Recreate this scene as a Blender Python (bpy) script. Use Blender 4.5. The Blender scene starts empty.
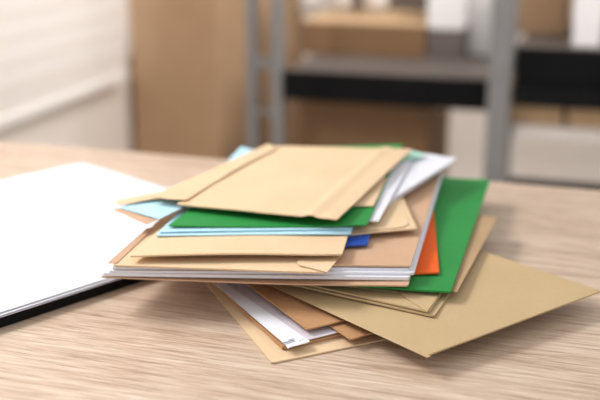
import bpy, bmesh, math, random
from mathutils import Vector, noise, Matrix
C = bpy.context.scene.collection
S = bpy.context.scene
F = 1050.0; PITCH = math.radians(16.7); H = 0.34; Z0 = 0.74      # desk top is 0.74 m above the floor
CAMZ = Z0 + H
ROOM = math.radians(-16.5)                                       # the desk and the room turn together
U = Vector((math.cos(ROOM), math.sin(ROOM), 0)); V = Vector((-math.sin(ROOM), math.cos(ROOM), 0))

def ray(px, py):
    a = (px-300)/F; b = (200-py)/F
    return Vector((a, math.cos(PITCH)+b*math.sin(PITCH), -math.sin(PITCH)+b*math.cos(PITCH)))
def at(px, py, z=0.0):                                           # point at height z above the desk
    d = ray(px, py); t = (z-H)/d.z
    return Vector((d.x*t, d.y*t, z+Z0))
def atY(px, py, y):                                              # point at distance y in front of the camera
    d = ray(px, py); t = y/d.y
    return Vector((d.x*t, y, CAMZ+d.z*t))

# ---------------------------------------------------------------- materials
def lin(c):
    return tuple(((v/255)/12.92 if v/255 <= .04045 else ((v/255+.055)/1.055)**2.4) for v in c) + (1,)
def newmat(name):
    m = bpy.data.materials.new(name); m.use_nodes = True
    nt = m.node_tree; return m, nt, nt.nodes['Principled BSDF']
def paper(name, c1, c2, rough=.75, bump=.05, scale=260, spec=.25, fleck=0.0, trans=0):
    m, nt, b = newmat(name)
    tc = nt.nodes.new('ShaderNodeTexCoord')
    n1 = nt.nodes.new('ShaderNodeTexNoise'); n1.inputs['Scale'].default_value = 14; n1.inputs['Detail'].default_value = 5
    n2 = nt.nodes.new('ShaderNodeTexNoise'); n2.inputs['Scale'].default_value = scale; n2.inputs['Detail'].default_value = 3
    mp = nt.nodes.new('ShaderNodeMapping'); mp.inputs['Scale'].default_value = (1, 3.0, 1)
    nt.links.new(tc.outputs['Object'], n1.inputs['Vector']); nt.links.new(tc.outputs['Object'], mp.inputs['Vector']); nt.links.new(mp.outputs[0], n2.inputs['Vector'])
    mx = nt.nodes.new('ShaderNodeMath'); mx.operation = 'MULTIPLY_ADD'; mx.inputs[1].default_value = .55
    m2 = nt.nodes.new('ShaderNodeMath'); m2.operation = 'MULTIPLY'; m2.inputs[1].default_value = .45+fleck
    nt.links.new(n2.outputs['Fac'], m2.inputs[0]); nt.links.new(n1.outputs['Fac'], mx.inputs[0]); nt.links.new(m2.outputs[0], mx.inputs[2])
    r = nt.nodes.new('ShaderNodeValToRGB')
    r.color_ramp.elements[0].position = .3; r.color_ramp.elements[0].color = lin(c1)
    r.color_ramp.elements[1].position = .7; r.color_ramp.elements[1].color = lin(c2)
    nt.links.new(mx.outputs[0], r.inputs[0]); nt.links.new(r.outputs[0], b.inputs['Base Color'])
    bp = nt.nodes.new('ShaderNodeBump'); bp.inputs['Strength'].default_value = bump; bp.inputs['Distance'].default_value = .001
    nt.links.new(n2.outputs['Fac'], bp.inputs['Height']); nt.links.new(bp.outputs[0], b.inputs['Normal'])
    b.inputs['Roughness'].default_value = rough; b.inputs['Specular IOR Level'].default_value = spec
    return m
def plain(name, c, rough=.6, metal=0, var=8, scale=8, spec=.4):
    lo = tuple(max(0, v-var) for v in c); hi = tuple(min(255, v+var) for v in c)
    m = paper(name, lo, hi, rough, .03, scale*10, spec)
    m.node_tree.nodes['Principled BSDF'].inputs['Metallic'].default_value = metal
    return m
M = {}
M['kraft'] = paper('golden kraft paper', (217, 188, 152), (226, 199, 165))
M['kraft_olive'] = paper('olive kraft paper', (186, 161, 122), (196, 171, 132))
M['kraft_brown'] = paper('brown kraft paper', (170, 126, 88), (192, 148, 108), fleck=.15, bump=.12)
M['kraft_pink'] = paper('pinkish kraft paper', (194, 157, 128), (206, 170, 140))
M['white'] = paper('white paper', (222, 223, 232), (229, 230, 238), bump=.02)
M['lilac'] = paper('shaded lilac white paper', (206, 198, 208), (216, 208, 218), bump=.02)  # white paper with the shade of the pile above mixed into its colour
M['kraft_dull'] = paper('dull brown kraft paper', (172, 142, 108), (186, 156, 122))
M['green'] = paper('green paper', (34, 132, 58), (46, 145, 70), rough=.6)
M['orange'] = paper('orange paper', (228, 92, 26), (238, 106, 38))
M['sky'] = paper('light blue paper', (176, 218, 236), (190, 228, 244))
M['mint'] = paper('mint paper', (172, 222, 204), (186, 232, 216))
M['blue'] = paper('deep blue paper', (16, 66, 160), (24, 78, 176), rough=.4, spec=.5)
M['ink'] = plain('grey printing ink', (110, 112, 124))
M['black'] = plain('black board', (12, 12, 13), .6, spec=.15, var=3)
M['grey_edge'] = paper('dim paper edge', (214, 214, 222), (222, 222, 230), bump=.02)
M['card'] = paper('corrugated cardboard', (164, 133, 103), (174, 143, 112), scale=60, bump=.1)
M['card_dark'] = paper('dark cardboard', (128, 98, 70), (138, 107, 78), scale=60, bump=.1)
M['card_light'] = paper('light cardboard', (206, 172, 134), (216, 184, 146), scale=60, bump=.1)
M['tape'] = plain('packing tape', (176, 142, 100), .3)
M['steel'] = plain('grey painted steel', (126, 125, 124), .5, .1)
M['steel_top'] = plain('grey shelf board', (106, 97, 92), .5, spec=.3)
M['black_steel'] = plain('black steel', (14, 14, 15), .7, spec=.1, var=3)
M['wall'] = plain('warm white wall paint', (228, 218, 208), .85, var=4)
M['wall2'] = plain('pale wall paint', (222, 213, 205), .85, var=4)
M['floor'] = plain('pale floor', (214, 204, 196), .5, var=6)
M['binder'] = plain('white binder card', (236, 234, 234), .5, var=3)
M['blind'] = plain('white blind slats', (240, 230, 222), .6, var=3)
M['pvc'] = plain('white window frame', (240, 236, 230), .4, var=3)
# translucent slats
nt = M['blind'].node_tree; b = nt.nodes['Principled BSDF']
tr = nt.nodes.new('ShaderNodeBsdfTranslucent'); tr.inputs[0].default_value = (.8, .76, .73, 1)
mix = nt.nodes.new('ShaderNodeMixShader'); mix.inputs[0].default_value = .35
nt.links.new(b.outputs[0], mix.inputs[1]); nt.links.new(tr.outputs[0], mix.inputs[2])
nt.links.new(mix.outputs[0], nt.nodes['Material Output'].inputs[0])
# glass
m, nt, b = newmat('window glass'); b.inputs['Roughness'].default_value = .02
gt = nt.nodes.new('ShaderNodeBsdfTransparent'); gm = nt.nodes.new('ShaderNodeMixShader'); gm.inputs[0].default_value = .06
nt.links.new(gt.outputs[0], gm.inputs[1]); nt.links.new(b.outputs[0], gm.inputs[2]); nt.links.new(gm.outputs[0], nt.nodes['Material Output'].inputs[0])
M['glass'] = m
# light oak laminate
m, nt, b = newmat('light oak laminate'); M['oak'] = m
L = nt.links.new; N = nt.nodes.new
tc = N('ShaderNodeTexCoord')
def mapn(sx, sy, rz=0):
    q = N('ShaderNodeMapping'); q.inputs['Scale'].default_value = (sx, sy, 1); q.inputs['Rotation'].default_value = (0, 0, rz); L(tc.outputs['Object'], q.inputs['Vector']); return q
def nz(mp, scale, detail, rough=.55, dist=0):
    q = N('ShaderNodeTexNoise'); q.inputs['Scale'].default_value = scale; q.inputs['Detail'].default_value = detail
    q.inputs['Roughness'].default_value = rough; q.inputs['Distortion'].default_value = dist; L(mp.outputs[0], q.inputs['Vector']); return q
broad = nz(mapn(.7, 6.0), 5, 6, .6, .6)
fine = nz(mapn(3.0, 60), 5, 6, .7, .5)
pore = nz(mapn(7, 150), 6, 3, .6)
mx1 = N('ShaderNodeMix'); mx1.inputs[0].default_value = .72; L(broad.outputs['Fac'], mx1.inputs[2]); L(fine.outputs['Fac'], mx1.inputs[3])
mx2 = N('ShaderNodeMix'); mx2.inputs[0].default_value = .28; L(mx1.outputs[0], mx2.inputs[2]); L(pore.outputs['Fac'], mx2.inputs[3])
r = N('ShaderNodeValToRGB'); e = r.color_ramp.elements
e[0].position = .36; e[0].color = lin((138, 110, 88)); e[1].position = .63; e[1].color = lin((224, 207, 190))
k = e.new(.5); k.color = lin((198, 173, 151))
L(mx2.outputs[0], r.inputs[0]); L(r.outputs[0], b.inputs['Base Color'])
bp = N('ShaderNodeBump'); bp.inputs['Strength'].default_value = .25; bp.inputs['Distance'].default_value = .0008
L(mx2.outputs[0], bp.inputs['Height']); L(bp.outputs[0], b.inputs['Normal'])
b.inputs['Roughness'].default_value = .36; b.inputs['Specular IOR Level'].default_value = .5

# ---------------------------------------------------------------- mesh helpers
def link(name, bm, mat, parent=None, smooth=False, origin=None):
    me = bpy.data.meshes.new(name)
    if origin is not None:
        bmesh.ops.translate(bm, verts=bm.verts, vec=-Vector(origin))
    bmesh.ops.recalc_face_normals(bm, faces=bm.faces)
    bm.to_mesh(me); bm.free()
    me.materials.append(mat)
    if smooth:
        for p in me.polygons: p.use_smooth = True
    o = bpy.data.objects.new(name, me); C.objects.link(o)
    if origin is not None: o.location = origin
    if parent is not None:
        o.parent = parent
        if origin is not None: o.location = Vector(origin)-parent.location
    return o
def tag(o, label, cat, group=None):
    o['label'] = label; o['category'] = cat
    if group: o['group'] = group
    return o
def empty(name, loc, rz, label, cat, group=None):
    o = bpy.data.objects.new(name, None); C.objects.link(o); o.location = loc; o.rotation_euler = (0, 0, rz)
    o.empty_display_size = .05
    return tag(o, label, cat, group)
def struct(o):
    o['kind'] = 'structure'; return o
def box(bm, c, d, rz=0, bev=0):
    r = bmesh.ops.create_cube(bm, size=1)
    mt = Matrix.Translation(c) @ Matrix.Rotation(rz, 4, 'Z') @ Matrix.Diagonal((d[0], d[1], d[2], 1))
    bmesh.ops.transform(bm, matrix=mt, verts=r['verts'])
    if bev:
        es = list({e for v in r['verts'] for e in v.link_edges})
        bmesh.ops.bevel(bm, geom=es, offset=bev, segments=2, affect='EDGES', profile=.5)
    return bm
def part(name, boxes, mat, parent=None, bev=.001):
    bm = bmesh.new()
    for c, d in boxes: box(bm, c, d, 0, bev)
    return link(name, bm, mat, parent)

# ---------------------------------------------------------------- envelopes and sheets
class Surf:
    """a sheet of paper: bilinear quad A (front left) B (front right) Cc (back right) D (back left) with a gentle wave"""
    def __init__(s, A, B, Cc, D=None, wave=.0004, seed=0, fn=None):
        s.A, s.B, s.C = A, B, Cc; s.D = D if D is not None else A+Cc-B
        s.wave = wave; s.seed = seed; s.fn = fn
    def p(s, u, v):
        q = s.A*(1-u)*(1-v)+s.B*u*(1-v)+s.C*u*v+s.D*(1-u)*v
        dz = s.wave*noise.noise(Vector((u*3+s.seed*7.3, v*3.2, s.seed*1.7)))
        if s.fn: dz += s.fn(u, v)
        return q+Vector((0, 0, dz))
    def uv(s, w):                                               # inverse, by a few Newton steps in plan
        u = v = .5
        for _ in range(20):
            q = s.A*(1-u)*(1-v)+s.B*u*(1-v)+s.C*u*v+s.D*(1-u)*v
            du = (s.B-s.A)*(1-v)+(s.C-s.D)*v; dv = (s.D-s.A)*(1-u)+(s.C-s.B)*u
            rx, ry = w.x-q.x, w.y-q.y; det = du.x*dv.y-du.y*dv.x
            u += (rx*dv.y-ry*dv.x)/det; v += (du.x*ry-du.y*rx)/det
        return u, v
def sheet(name, sf, th, mat, parent=None, bulge=0.0, n=22, round_r=.0025):
    """closed two-sided pouch: thin at the edges, fuller in the middle, corners slightly rounded"""
    bm = bmesh.new(); top = []; bot = []
    wu = (sf.B-sf.A).length; wv = (sf.D-sf.A).length
    for j in range(n+1):
        rt = []; rb = []
        for i in range(n+1):
            u, v = i/n, j/n
            # denser rows near the border, so that edges stay crisp
            u = .5-.5*math.cos(math.pi*u); v = .5-.5*math.cos(math.pi*v)
            # pull the four corners in by a hair
            uu, vv = u, v
            if i in (0, n) and j in (0, n):
                uu += (round_r/wu)*(1 if i == 0 else -1)*.5; vv += (round_r/wv)*(1 if j == 0 else -1)*.5
            q = sf.p(uu, vv)
            f = (math.sin(math.pi*u)*math.sin(math.pi*v))**.5 if 0 < i < n and 0 < j < n else 0
            rt.append(bm.verts.new(q+Vector((0, 0, th+bulge*f))))
            rb.append(bm.verts.new(q))
        top.append(rt); bot.append(rb)
    for j in range(n):
        for i in range(n):
            bm.faces.new((top[j][i], top[j][i+1], top[j+1][i+1], top[j+1][i]))
            bm.faces.new((bot[j][i], bot[j+1][i], bot[j+1][i+1], bot[j][i+1]))
    for i in range(n):
        bm.faces.new((bot[0][i], bot[0][i+1], top[0][i+1], top[0][i]))
        bm.faces.new((bot[n][i+1], bot[n][i], top[n][i], top[n][i+1]))
        bm.faces.new((bot[i+1][0], bot[i][0], top[i][0], top[i+1][0]))
        bm.faces.new((bot[i][n], bot[i+1][n], top[i+1][n], top[i][n]))
    o = link(name, bm, mat, parent, origin=tuple((sf.A+sf.B+sf.C+sf.D)/4))
    for p in o.data.polygons: p.use_smooth = abs(p.normal.z) > .5
    o.data.set_sharp_from_angle(angle=math.radians(40))
    return o
def patch(name, parent, pts, mat, th=.0005, cuts=6):
    """a flap or a strip: polygon given by world points (each with its own height), thickened"""
    bm = bmesh.new()
    tv = [bm.verts.new(p) for p in pts]; f = bm.faces.new(tv)
    bm.normal_update()
    if f.normal.z < 0: f.normal_flip()
    r = bmesh.ops.extrude_face_region(bm, geom=[f])
    vs = [g for g in r['geom'] if isinstance(g, bmesh.types.BMVert)]
    bmesh.ops.translate(bm, verts=vs, vec=(0, 0, th))
    bmesh.ops.triangulate(bm, faces=[q for q in bm.faces if len(q.verts) > 4])
    return link(name, bm, mat, parent, origin=tuple(sum(pts, Vector())/len(pts)))
def on(sf, px, py, z, lift):
    """point over pixel (px,py) of the sheet at nominal height z, laid on its surface"""
    w = at(px, py, z); u, v = sf.uv(w); q = sf.p(u, v); return Vector((w.x, w.y, q.z+lift))
def env(name, label, cat, a, b, c, mat, th=.0018, bulge=.0006, d=None, wave=.0004, seed=0, fn=None, group=None, n=22):
    """a, b, c (, d): (px, py, z)"""
    D = at(*d) if d else None
    sf = Surf(at(*a), at(*b), at(*c), D, wave, seed, fn)
    o = sheet(name, sf, th, M[mat], None, bulge, n)
    tag(o, label, cat, group); o['_'] = 0; del o['_']
    return o, sf
KG = 'kraft paper envelopes in the pile'; WG = 'white envelopes in the pile'

# --- the pile, from the desk upwards
o, s = env('kraft_envelope', 'tan kraft envelope flat on the desk, lowest of the pile, pointed corner in front', 'envelope', (190, 265, .0004), (272, 364, .0004), (455, 326, .0004), 'kraft', th=.0012, bulge=.0002, seed=1, group=KG)
o, s = env('kraft_envelope', 'brown kraft envelope with thick dark edge, directly under the white envelope with small print', 'envelope', (199, 272, .0022), (283, 350, .0022), (425, 316, .0022), 'kraft_brown', th=.0024, bulge=.0002, seed=2, group=KG)
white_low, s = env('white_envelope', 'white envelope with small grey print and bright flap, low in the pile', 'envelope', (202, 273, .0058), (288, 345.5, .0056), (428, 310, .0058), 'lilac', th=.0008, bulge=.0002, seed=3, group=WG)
zf = .0062
zf = .0066
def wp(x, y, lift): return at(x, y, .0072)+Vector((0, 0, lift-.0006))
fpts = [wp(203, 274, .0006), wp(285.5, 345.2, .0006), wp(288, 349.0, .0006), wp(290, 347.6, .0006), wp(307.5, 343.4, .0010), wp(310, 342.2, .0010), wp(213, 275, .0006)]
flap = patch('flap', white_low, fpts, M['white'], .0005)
for x0, y0, x1, y1, hw in [(280.5, 343.4, 294.5, 339.4, .9), (288, 339.9, 293.8, 338.2, .6), (299.4, 340.6, 300.8, 340.2, .6), (302, 338.8, 303.2, 338.5, .6)]:
    bmt = bmesh.new(); q = [at(x0, y0, .0087), at(x1, y1, .0087), at(x1+.2, y1+hw, .0087), at(x0+.2, y0+hw, .0087)]
    bmt.faces.new([bmt.verts.new(p) for p in q]); link('printed_text', bmt, M['ink'], white_low, origin=tuple(q[0]))
o, s = env('kraft_envelope', 'brown kraft envelope, small shaded corner showing between the speckled and the big olive one', 'envelope', (262, 283, .0078), (351, 340.5, .0078), (430, 317, .0078), 'kraft_brown', th=.0012, bulge=.0002, seed=4, group=KG)
o, s = env('kraft_envelope', 'speckled brown kraft envelope lying across the white envelope with small print', 'envelope', (234, 275, .0112), (307, 330.5, .0105), (425, 302, .0112), 'kraft_brown', th=.0012, bulge=.0003, seed=5, group=KG)
o, s = env('kraft_envelope', 'large olive kraft envelope jutting out to the right with its front corner over the desk', 'envelope', (258, 280, .0150), (427, 356.5, .0140), (601, 292, .0165), 'kraft_olive', th=.0012, bulge=.0004, seed=6, wave=.0008, group=KG, n=28)
patch('side_seam', o, [on(s, 262, 281.5, .0165, .0014), on(s, 427, 356.2, .0165, .0014), on(s, 431, 354.9, .0165, .0015), on(s, 268, 281, .0165, .0015)], M['kraft_olive'], .0002)
o, s = env('kraft_envelope', 'kraft envelope lying directly on the big olive envelope, thin front edge showing', 'envelope', (285, 284, .0182), (434, 317.5, .0175), (472, 262, .0182), 'kraft_olive', th=.0014, bulge=.0003, seed=7, group=KG)
o, s = env('kraft_envelope', 'kraft envelope with slanting flap line peeping out under the orange and green papers', 'envelope', (296, 283, .0205), (429, 313, .0200), (466, 258, .0205), 'kraft_olive', th=.0013, bulge=.0003, seed=8, group=KG)
patch('flap', o, [on(s, 330, 285, .022, .0018), on(s, 397, 292, .022, .0018), on(s, 427, 311.5, .022, .0016), on(s, 452, 277, .022, .0018), on(s, 352, 268, .022, .0018)], M['kraft_olive'], .0005)
o, s = env('kraft_envelope', 'brown kraft envelope showing as a long strip along the right edge of the green folder', 'envelope', (330, 282, .0232), (457, 292, .0228), (497, 218, .0232), 'kraft_dull', th=.0011, bulge=.0003, seed=9, group=KG)
patch('side_seam', o, [on(s, 453, 291.5, .0245, .0014), on(s, 457, 292, .0245, .0013), on(s, 496.5, 219, .0245, .0014), on(s, 491, 218.3, .0245, .0015)], M['kraft_dull'], .0003)
green_low, s = env('green_folder', 'green paper folder low in the pile, sticking out at the right behind the orange one', 'folder', (295, 282.5, .0262), (450.5, 293.5, .0255), (490, 181, .0265), 'green', th=.0016, bulge=.0003, seed=10, group='green folders in the pile', n=26)
o, s = env('orange_envelope', 'orange envelope showing as a narrow wedge between white and green paper', 'envelope', (335, 277, .0288), (439, 274, .0288), (431, 185, .0290), 'orange', th=.0014, bulge=.0003, seed=11)
o, s = env('kraft_envelope', 'pinkish brown kraft envelope right under the thick white envelopes mid pile', 'envelope', (101, 277.6, .0312), (408, 287, .0308), (439, 181, .0315), 'kraft_pink', th=.0012, bulge=.0003, seed=12, d=(215, 188, .0315), group=KG, fn=lambda u, v: -.0012*math.sin(math.pi*u)*(1-v), n=30)
o, s = env('white_envelope', 'lowest of the thick white envelopes across the middle of the pile', 'envelope', (103, 276.0, .0334), (409, 280.5, .0328), (440, 179, .0336), 'white', wave=.0001, th=.0027, bulge=.0002, seed=13, d=(212, 186, .0336), group=WG, n=30)
o, s = env('white_envelope', 'middle one of the thick white envelopes across the middle of the pile', 'envelope', (109, 273, .0364), (414, 275, .0358), (443, 174.5, .0368), 'white', wave=.0001, th=.0021, bulge=.0002, seed=14, d=(212, 186, .0368), group=WG, n=30)
o, s = env('white_envelope', 'topmost of the thick white envelopes, just under the wide pinkish brown envelope', 'envelope', (112, 269.5, .0391), (409, 270.5, .0380), (442, 173.5, .0388), 'white', wave=.0001, th=.0020, bulge=.0003, seed=15, d=(212, 186, .0388), group=WG, n=30)
o, s = env('kraft_envelope', 'wide pinkish brown kraft envelope lying on the white envelopes, bare at the right', 'envelope', (132, 264, .0418), (410.5, 267.2, .0410), (440.5, 172.8, .0418), 'kraft_pink', th=.0012, bulge=.0006, seed=16, d=(222, 188, .0418), wave=.0003, group=KG, n=30)
o, s = env('kraft_envelope', 'golden kraft envelope with folded flap end, pinkish strip open at its left tip', 'envelope', (113, 266.5, .0434), (326, 274, .0430), (384, 190, .0440), 'kraft', th=.0014, bulge=.0006, seed=17, d=(190, 190, .0440), group=KG, n=30)
patch('flap', o, [on(s, 304, 257, .0445, .0020), on(s, 297, 263, .0445, .0024), on(s, 298.5, 266.5, .0445, .0026), on(s, 327, 273.0, .0445, .0018), on(s, 343, 254, .0445, .0018)], M['kraft'], .0004)
patch('open_strip', o, [at(107.5, 263.5, .0456), at(117, 263.2, .0452), at(153, 228.6, .0462), at(147, 228.3, .0472)], M['kraft_pink'], .0004)
o, s = env('blue_envelope', 'small deep blue envelope corner sticking out between golden kraft envelopes', 'envelope', (310, 249, .0464), (367.5, 245.5, .0455), (374, 222, .0466), 'blue', th=.0014, bulge=.0002, seed=18)
o, s = env('kraft_envelope', 'golden kraft envelope, rounded flap corner pointing right above the blue one', 'envelope', (300, 240, .0484), (417, 229.5, .0480), (398, 188, .0486), 'kraft', th=.0012, bulge=.0004, seed=19, group=KG)
fl = [(310, 236.2), (396, 228.6), (404, 227.2), (408.5, 224.8), (408, 221), (394, 193), (330, 196)]
patch('flap', o, [on(s, x, y, .0496, .0018) for x, y in fl], M['kraft'], .0004)
o, s = env('kraft_envelope', 'golden kraft envelope directly under the light blue sheets, front edge facing the viewer', 'envelope', (130, 257.5, .0500), (342, 255.5, .0496), (364, 185, .0510), 'kraft', th=.0014, bulge=.0005, seed=20, d=(203, 190, .0510), group=KG, fn=lambda u, v: .0014*math.sin(math.pi*min(1, u*1.15))*(1-v)**2, n=30)
o, s = env('light_blue_envelope', 'lower of the two light blue envelopes sandwiched beneath the upper green folder', 'envelope', (155.5, 236, .0532), (350.5, 234.5, .0528), (370, 180, .0534), 'sky', th=.0008, bulge=.0002, seed=21, d=(241, 147.5, .0534), group='light blue envelopes in the pile')
o, s = env('light_blue_envelope', 'upper of the two light blue envelopes, pressed against the green folder above it', 'envelope', (159, 232.5, .0548), (352, 229.5, .0545), (371, 179, .0548), 'sky', th=.0007, bulge=.0002, seed=22, d=(206, 185, .0548), group='light blue envelopes in the pile')
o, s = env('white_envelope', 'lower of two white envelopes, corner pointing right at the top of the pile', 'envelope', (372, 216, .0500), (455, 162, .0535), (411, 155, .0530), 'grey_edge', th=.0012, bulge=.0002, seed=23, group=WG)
o, s = env('white_envelope', 'upper of two white envelopes, corner pointing right at the top of the pile', 'envelope', (370, 214, .0522), (457, 159.5, .0556), (412, 152.5, .0550), 'white', th=.0014, bulge=.0002, seed=24, group=WG)
o, s = env('white_envelope', 'narrow white envelope end hanging down beside the green folder near the top of the pile', 'envelope', (310, 223, .0562), (378.5, 221.5, .0552), (413, 159, .0582), 'white', th=.0008, bulge=.0002, seed=25, group=WG)
green_top, s = env('green_folder', 'green paper folder near the top of the pile, under the topmost kraft envelope', 'folder', (168, 226.5, .0574), (367, 226, .0568), (403, 145, .0600), 'green', th=.0012, bulge=.0004, seed=26, d=(272, 149, .0590), group='green folders in the pile', fn=lambda u, v: -.0012*math.sin(math.pi*u)*(1-v)**3, n=30)
o, s = env('mint_envelope', 'pale mint paper tip showing behind the top of the pile', 'envelope', (350, 176, .0606), (426, 155, .0606), (414, 151.5, .0606), 'mint', th=.0006, bulge=.0001, seed=27)
o, s = env('kraft_envelope', 'kraft envelope just under the topmost one, only its right end showing above green', 'envelope', (290, 207, .0604), (373.5, 206.5, .0598), (387, 178, .0612), 'kraft', th=.0009, bulge=.0003, seed=28, group=KG)
kopen, s = env('kraft_envelope', 'open kraft envelope at left of the pile, a pale blue sheet in its mouth', 'envelope', (113, 210, .0590), (147, 224.5, .0585), (285, 160, .0606), 'kraft_pink', th=.0005, bulge=.0001, seed=29, d=(205, 183, .0606), group=KG)
o, s = env('light_blue_sheet', 'pale blue sheet held in the open mouth of the kraft envelope at left', 'paper', (119.5, 208, .0605), (159, 219.5, .0600), (288, 156, .0622), 'sky', th=.0005, bulge=.0001, seed=30, d=(214, 170, .0622))
patch('upper_panel', kopen, [at(114.5, 201, .0632), at(119, 206, .0618), at(150, 199.5, .0640), at(186, 196, .0640), at(198, 184, .0640)], M['kraft'], .0004)
def crease(u, v):
    d = (u-(.84-.02*v)); r = .0024*math.exp(-(d/.028)**2)
    return r + .0006*math.sin(math.pi*max(0, d)/.2)*(1-v) - .0004*math.sin(math.pi*u)*(1-v)**2
o, s = env('kraft_envelope', 'topmost golden kraft envelope lying across the pile with its flap folded at left', 'envelope', (177, 204.5, .0645), (337, 221, .0642), (412, 150, .0655), 'kraft', th=.0014, bulge=.0012, seed=31, d=(272, 146.5, .0655), wave=.0012, group=KG, fn=crease, n=40)
patch('flap', o, [at(151, 196.8, .0680), at(168, 199.4, .0682), on(s, 186, 200.2, .067, .0030), on(s, 233, 173, .067, .0036), on(s, 278, 148.8, .067, .0030), at(268, 144.2, .0690)], M['kraft'], .0005)

# --- black folder with papers, at the left
fb = [at(-62, 336, 0), at(0, 322.5, 0)]
P0 = at(0, 328.5, .0); P1 = at(142, 281.5, .0); dirF = (P1-P0).normalized(); perF = Vector((-dirF.y, dirF.x, 0))
R0 = P1+dirF*.055
def quadF(a0, a1, w0, w1, z):
    z = Vector((0, 0, z)); return R0+dirF*a0+perF*w0+z, R0+dirF*a1+perF*w0+z, R0+dirF*a1+perF*w1+z, R0+dirF*a0+perF*w1+z
q = quadF(-.46, 0, 0, .325, .0004)
fold = sheet('folder_board', Surf(*q, wave=0), .0092, M['black'], None, 0, 6)
fold.name = 'document_folder'; tag(fold, 'black folder board lying open on the desk at left under white papers', 'folder')
def fpaper(label, far, edge, near, z, th, mat, fn=None):
    # far: far right corner; edge: a point along the right edge; near: a point on the front edge
    Fp = at(*far, z); q = (at(*edge, z)-Fp).normalized(); Np = at(*near, z)
    d = Np-Fp; ln = (d.x*dirF.y-d.y*dirF.x)/(q.x*dirF.y-q.y*dirF.x); B = Fp+q*ln
    L_ = Fp+(at(0, far[1]+18, z)-Fp).normalized()*.42
    o = sheet('paper_sheet', Surf(B-dirF*.42, B, Fp, L_, wave=.0002, fn=fn), th, M[mat], None, 0, 20)
    return tag(o, label, 'paper', 'white papers on the black folder')
fpaper('lowest white sheet in the black folder, a thin line along its front edge', (84, 165), (162, 191), (70, 295.3), .0104, .0005, 'white')
fpaper('middle white sheet in the black folder at left, front edge just behind the lowest', (82, 164.5), (162, 191), (70, 293.6), .0118, .0005, 'white')
fpaper('topmost white sheet in the black folder, right corner slightly lifted', (82, 163), (165, 188), (70, 290.6), .0132, .0005, 'white', fn=lambda u, v: .003*math.exp(-((u-.80)/.10)**2)*(1-v)**5)

# ---------------------------------------------------------------- the desk
e0 = at(0, 141, 0); e1 = at(600, 190, 0); du = (e1-e0).normalized(); dv = Vector((-du.y, du.x, 0))
rz = math.atan2(du.y, du.x)
ctr = (e0+e1)/2 - dv*.42 + du*.36
desk = empty('desk', (ctr.x, ctr.y, 0), rz, 'light oak wooden desk carrying the pile of envelopes', 'desk')
part('tabletop', [((0, 0, Z0-.014), (2.2, .84, .028))], M['oak'], desk, .0015)
for sx in (-1, 1):
    for sy in (-1, 1): part('leg', [((sx*1.02, sy*.36, (Z0-.028)/2), (.05, .05, Z0-.028))], M['steel'], desk)
part('frame', [((0, sy*.36, Z0-.05), (1.99, .03, .044)) for sy in (-1, 1)], M['steel'], desk)

# ---------------------------------------------------------------- the room behind
fc = Vector((.4, 2.6, 0))
fl = struct(part('floor', [((0, 0, -.02), (7, 6.4, .04))], M['floor'], None, 0)); fl.location = (fc.x, fc.y, 0); fl.rotation_euler = (0, 0, ROOM)
# left wall, running away along V, with a window
W0 = atY(62, 96, 2.5); W0.z = 0
def wl(v, z, off=0): return W0+V*v-U*off+Vector((0, 0, z))
wz0 = .625; wv0, wv1 = -1.5, .42
def wallbox(name, boxes, mat, parent=None, bev=0):
    o = part(name, boxes, mat, parent, bev)
    if parent is None: o.location = W0; o.rotation_euler = (0, 0, ROOM)
    return o
wall = struct(wallbox('wall_left', [((-.1, (wv1+3.0)/2, 1.3), (.2, 3.0-wv1, 2.6)), ((-.1, (wv0+wv1)/2, wz0/2), (.2, wv1-wv0, wz0)), ((-.1, (wv0+wv1)/2, 2.4), (.2, wv1-wv0, .4)), ((-.1, wv0-.5, 1.3), (.2, 1.0, 2.6))], M['wall']))
win = struct(wallbox('window_1', [((-.12, (wv0+wv1)/2, wz0+.03), (.06, wv1-wv0, .06)), ((-.12, (wv0+wv1)/2, 2.17), (.06, wv1-wv0, .06)), ((-.12, wv0+.03, 1.4), (.06, .06, 1.6)), ((-.12, wv1-.03, 1.4), (.06, .06, 1.6)), ((-.12, -.55, 1.4), (.06, .06, 1.6))], M['pvc']))
part('pane', [((-.12, (wv0+wv1)/2, 1.4), (.006, wv1-wv0-.1, 1.48))], M['glass'], win, 0)
struct(wallbox('trim_1', [((-.10, (wv0+wv1)/2, wz0-.006), (.2, wv1-wv0, .012))], M['wall']))
bl = empty('window_blind', (W0.x, W0.y, 0), ROOM, 'white horizontal slatted blind hanging in the bright window at left', 'blind')
bm = bmesh.new()
zb = wz0-.012; k = 0; z = zb+.03
vm = (wv0+wv1)/2-.06; vh = (wv1-wv0)/2-.09
while z < 2.1:
    rows = []
    for k in range(6):
        a_ = math.radians(-38+k*76/5)                            # arched slat, nearly closed
        x_ = .020*math.cos(a_)-.012; z_ = .029*math.sin(a_)/.62
        rows.append((bm.verts.new((x_+z_*.10, vm-vh, z+z_)), bm.verts.new((x_+z_*.10, vm+vh, z+z_))))
    for k in range(5): bm.faces.new((rows[k][0], rows[k][1], rows[k+1][1], rows[k+1][0]))
    z += .050
link('slats', bm, M['blind'], bl, True).location = (.04, 0, 0)
part('bottom_rail', [((.04, vm, zb-.012), (.02, vh*2, .018))], M['pvc'], bl)
part('head_rail', [((.035, (wv0+wv1)/2, 2.16), (.05, wv1-wv0-.02, .05))], M['pvc'], bl)
# back wall
bw = struct(part('wall_back', [((0, 0, 1.3), (7, .1, 2.6))], M['wall2'], None, 0))
bpos = W0+V*2.2+U*2.6; bw.location = (bpos.x, bpos.y, 0); bw.rotation_euler = (0, 0, ROOM)
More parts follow.
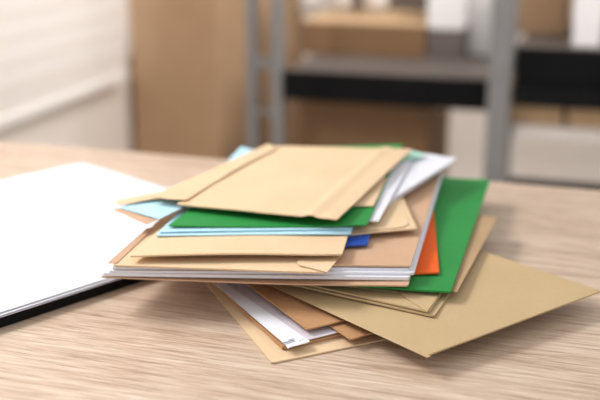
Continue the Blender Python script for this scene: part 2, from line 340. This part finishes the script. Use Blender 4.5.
# cardboard boxes
def carton(label, x0, x1, ytop, ybot, Y, depth, mat, rz=ROOM, flap=True, z0=None, group='cardboard boxes in the room', h=None):
    a = atY(x0, ybot, Y); b_ = atY(x1, ybot, Y); t = atY((x0+x1)/2, ytop, Y)
    w = (b_-a).length; zb_ = a.z if z0 is None else z0
    hh = h if h else t.z-zb_
    f = (a+b_)/2; dirv = Vector((-math.sin(rz), math.cos(rz), 0))
    c = f+dirv*depth/2
    e = empty('cardboard_box', (c.x, c.y, zb_), rz, label, 'box', group)
    bm = bmesh.new(); box(bm, (0, 0, hh/2), (w, depth, hh), 0, .004)
    link('box_body', bm, M[mat], e)
    if flap:
        part('lid_flap', [((0, -depth/4, hh+.002), (w, depth/2-.002, .004))], M[mat], e, .0005)
        part('lid_flap', [((0, depth/4, hh+.002), (w, depth/2-.002, .004))], M[mat], e, .0005)
        part('packing_tape', [((0, 0, hh+.0045), (w+.001, .05, .0008)), ((-w/2-.0005, 0, hh-.03), (.001, .05, .07)), ((w/2+.0005, 0, hh-.03), (.001, .05, .07))], M['tape'], e, 0)
    return e
def proj(p):
    d = p-Vector((0, 0, CAMZ)); dep = d.y*math.cos(PITCH)-d.z*math.sin(PITCH)
    return 300+F*d.x/dep
def solve(fn, target, lo, hi):
    s_ = 1 if proj(fn(hi)) > proj(fn(lo)) else -1
    for _ in range(50):
        m_ = (lo+hi)/2
        if (proj(fn(m_))-target)*s_ > 0: hi = m_
        else: lo = m_
    return lo
brz = math.radians(-32); bx_ = Vector((math.cos(brz), math.sin(brz), 0)); by_ = Vector((-math.sin(brz), math.cos(brz), 0))
K = atY(218, 90, 2.68)
bw_ = solve(lambda t: K-bx_*t, 132, .05, 1.2); bd_ = solve(lambda t: K+by_*t, 304, .05, 1.5)
bc = K-bx_*bw_/2+by_*bd_/2
e = empty('cardboard_box', (bc.x, bc.y, 0), brz, 'tall brown cardboard box standing on the floor by the window wall', 'box', 'cardboard boxes in the room')
bm = bmesh.new(); box(bm, (0, 0, .55), (bw_, bd_, 1.10), 0, .005); link('box_body', bm, M['card'], e)
for s_ in (-1, 1): part('lid_flap', [((0, s_*bd_/4, 1.102), (bw_, bd_/2-.002, .004))], M['card'], e, .0005)
part('packing_tape', [((0, 0, 1.1045), (bw_, .05, .0008)), ((bw_/2+.0005, 0, 1.06), (.001, .05, .09))], M['tape'], e, 0)

# shelving rack
RY = 2.35
def rp(px, py, Y=RY): return atY(px, py, Y)
pl = rp(278, 70); dirR = U; 
def rackpoint(px):                                               # where the pixel column meets the rack's front plane
    d = ray(px, 75); n = V; t = (pl-Vector((0, 0, CAMZ))).dot(n)/d.dot(n); return Vector((0, 0, CAMZ))+d*t
pr = rackpoint(501); pr2 = rackpoint(668); pll = rackpoint(250)
rl = Vector((pl.x, pl.y, 0))
span = (Vector((pr.x, pr.y, 0))-rl).length; span2 = (Vector((pr2.x, pr2.y, 0))-rl).length; back = (Vector((pll.x, pll.y, 0))-rl).length
DEP = .52
def zat(px, py):
    d = ray(px, py); t = (pl-Vector((0, 0, CAMZ))).dot(V)/d.dot(V); return CAMZ+d.z*t
zs = zat(380, 75); zlow = zat(380, 104)
rack = empty('shelving_rack', rl, ROOM, 'grey steel shelving rack with black edged shelf behind the desk', 'shelf')
part('upright', [((0, 0, 1.0), (.023, .026, 2.0))], M['steel'], rack)
part('upright', [((-back, .02, 1.0), (.023, .026, 2.0))], M['steel'], rack)
part('upright', [((span, -.012, 1.0), (.046, .04, 2.0))], M['steel'], rack)
part('upright', [((span-.03, DEP, 1.0), (.03, .026, 2.0))], M['steel'], rack)
part('rung', [((-back/2, .012, zs+.012), (back, .02, .024))], M['steel'], rack)
part('rung', [((-back/2, .012, zs-.10), (back, .012, .012))], M['steel'], rack)
part('rung', [((-back/2, .012, zs+.42), (back, .02, .024))], M['steel'], rack)
part('shelf_board', [((span/2, DEP/2, zs-.008), (span-.03, DEP, .016))], M['steel_top'], rack)
part('shelf_beam', [((span/2, -.002, (zs+zlow)/2), (span-.03, .02, zs-zlow))], M['black_steel'], rack)
part('back_panel', [((span/2-.01, DEP+.006, zs+.22), (span-.03, .008, .46))], M['steel_top'], rack)
part('shelf_board', [((span/2, DEP/2, .14), (span-.03, DEP, .03))], M['steel_top'], rack)
# right bay
zs2 = zat(550, 48); zm2 = zat(550, 88); zl2 = zat(550, 105)
sp = span2-span
rack2 = empty('shelving_rack', rl+U*span, ROOM, 'black shelving unit at the right edge, white binder and box on it', 'shelf')
part('shelf_board', [((sp/2+.02, DEP/2, zs2-.008), (sp-.02, DEP, .016))], M['steel_top'], rack2)
part('shelf_beam', [((sp/2+.02, -.004, (zs2+zm2)/2), (sp-.02, .02, zs2-zm2))], M['black_steel'], rack2)
part('lower_beam', [((sp/2+.02, -.016, (zm2+zl2)/2), (sp-.02, .03, zm2-zl2))], M['black'], rack2)
part('upright', [((sp+.04, 0, 1.0), (.046, .04, 2.0))], M['steel'], rack2)
part('upright', [((sp+.04, DEP, 1.0), (.046, .04, 2.0))], M['steel'], rack2)
zb2 = zat(550, 186)
part('bottom_beam', [((sp/2+.02, 0, zb2), (sp-.02, .03, .02))], M['black_steel'], rack2)
part('bottom_board', [((sp/2+.02, DEP/2, .12), (sp-.02, DEP, .02))], M['steel_top'], rack2)

# things on and under the shelves
def local(bx, by, z): p = rl+U*bx+V*by; return Vector((p.x, p.y, z))
def bxat(px, by=0, z=1.0):
    return solve(lambda t: local(t, by, z), px, -1.5, 2.5)
def shelfbox(label, x0, x1, by, depth, z0, h, mat, group='cardboard boxes in the room', rz=ROOM, lid='card_light'):
    a, b_ = bxat(x0, by, z0), bxat(x1, by, z0); c = local((a+b_)/2, by+depth/2, z0); w = b_-a
    e = empty('cardboard_box', c, rz, label, 'box', group)
    bm = bmesh.new(); box(bm, (0, 0, h/2), (w, depth, h), 0, .004); link('box_body', bm, M[mat], e)
    for s_ in (-1, 1): part('lid_flap', [((0, s_*depth/4, h+.002), (w, depth/2-.002, .004))], M[lid], e, .0005)
    part('packing_tape', [((0, 0, h+.0045), (w+.001, .05, .0008)), ((-w/2-.0005, 0, h-.02), (.001, .05, .05)), ((w/2+.0005, 0, h-.02), (.001, .05, .05))], M['tape'], e, 0)
    return e
shelfbox('low wide cardboard box with pale top standing on the left shelf', 302, 423, .24, .28, zs, .078, 'card_dark')
shelfbox('dark cardboard box under the left shelf, beside the tall brown box', 297, 422, .12, .34, .155, zs-.155-.09, 'card_dark')
shelfbox('small brown cardboard box on the right shelf beside the white binder', 518, 567, .20, .2, zs2, .20, 'card')
zb3 = zat(550, 127)
part('middle_board', [((sp/2+.02, DEP/2, zb3-.014), (sp-.02, DEP, .026))], M['wall2'], rack2)
shelfbox('cardboard box under the right black shelf, left of two', 508, 562, .02, .25, zb3, .09, 'card_light')
shelfbox('cardboard box under the right black shelf, right of two', 566, 630, .02, .25, zb3, .09, 'card_light')
def binder(label, x0, x1, by, z0, h):
    a, b_ = bxat(x0, by, z0+.1), bxat(x1, by, z0+.1); w = b_-a
    e = empty('white_binder', local((a+b_)/2, by, z0), ROOM, label, 'binder', 'white binders on the shelves')
    dp = min(.25, DEP-by-.01)
    bm = bmesh.new(); box(bm, (0, dp/2, h/2), (w, dp, h), 0, .003); link('cover', bm, M['binder'], e)
    bm = bmesh.new(); bmesh.ops.create_cone(bm, cap_ends=True, segments=16, radius1=.012, radius2=.012, depth=.004, matrix=Matrix.Translation((0, -.002, h*.75)) @ Matrix.Rotation(math.pi/2, 4, 'X'))
    link('finger_ring', bm, M['steel'], e)
binder('white binder standing on the right black shelf at the frame edge', 575, 604, .03, zs2, .30)
binder('white binder standing on the left shelf, touching the big grey upright', 470, 491, .34, zs, .30)
def cup(label, px, r, h):
    a = bxat(px, .42, zs+.1)
    bm = bmesh.new(); prof = [(0, 0), (r*.8, 0), (r, h), (r*.94, h), (r*.75, .006), (0, .006)]
    vs = [bm.verts.new((p[0], 0, p[1])) for p in prof]; es = [bm.edges.new((vs[i], vs[i+1])) for i in range(len(vs)-1)]
    bmesh.ops.spin(bm, geom=vs+es, cent=(0, 0, 0), axis=(0, 0, 1), angle=2*math.pi, steps=24)
    bmesh.ops.remove_doubles(bm, verts=bm.verts, dist=1e-5)
    o = link('paper_cup', bm, M['binder'], None, True); o.location = local(a, .42, zs+.0835); tag(o, label, 'cup', 'white cups on the low cardboard box'); return o
cup('white cup on the low cardboard box, leftmost of three', 309, .030, .09)
cup('white cup on the low cardboard box, middle of three', 343, .026, .09)
cup('white cup on the low cardboard box, rightmost of three', 376, .036, .09)
a, b_ = bxat(427, .26, zs+.1), bxat(464, .26, zs+.1)
e = empty('white_carton', local((a+b_)/2, .26, zs), ROOM, 'white carton with grey base standing on the left shelf, right of the low box', 'box')
part('box_body', [((0, .09, .14), (b_-a, .18, .14))], M['binder'], e, .003)
part('base', [((0, .09, .035), (b_-a, .18, .07))], M['steel_top'], e, .002)

# ---------------------------------------------------------------- light
w = bpy.data.worlds.new('World'); S.world = w; w.use_nodes = True
bg = w.node_tree.nodes['Background']; bg.inputs[0].default_value = (1, .985, .97, 1); bg.inputs[1].default_value = .84
def area(loc, target, size, power, col=(1, 1, 1), sy=None):
    l = bpy.data.lights.new('window and fill light', 'AREA'); l.energy = power; l.size = size; l.color = col
    if sy: l.shape = 'RECTANGLE'; l.size_y = sy
    o = bpy.data.objects.new('window_and_fill_light', l); C.objects.link(o); o.location = loc
    o.rotation_euler = (Vector(target)-Vector(loc)).to_track_quat('-Z', 'Y').to_euler(); return o
wc = W0+V*(-.55)
lw = area((wc-U*.55+Vector((0, 0, 1.5))), (wc+U*1.5-V*.2+Vector((0, 0, .75))), 2.0, 19, (1, .99, .98), 1.7)
area((-.95, 1.15, 1.55), (-.15, .80, .74), .55, 27, (1, .99, .98), .6)
area((1.2, 1.6, 2.5), (-.1, 3.0, .8), 1.0, 13, (1, .97, .95)).data.spread = math.radians(75)  # added fill lamp at right, no window there; brightens the boxes at the back

# ---------------------------------------------------------------- camera
cd = bpy.data.cameras.new('camera'); cam = bpy.data.objects.new('camera', cd); C.objects.link(cam)
cam.location = (0, 0, CAMZ); cam.rotation_euler = (math.pi/2-PITCH, 0, 0)
cd.sensor_width = 36; cd.lens = 36*F/600; cd.clip_start = .02
cd.dof.use_dof = True; cd.dof.focus_distance = .81; cd.dof.aperture_fstop = 3.7; cd.dof.aperture_blades = 0
S.camera = cam
S.view_settings.view_transform = 'Standard'; S.view_settings.exposure = 0
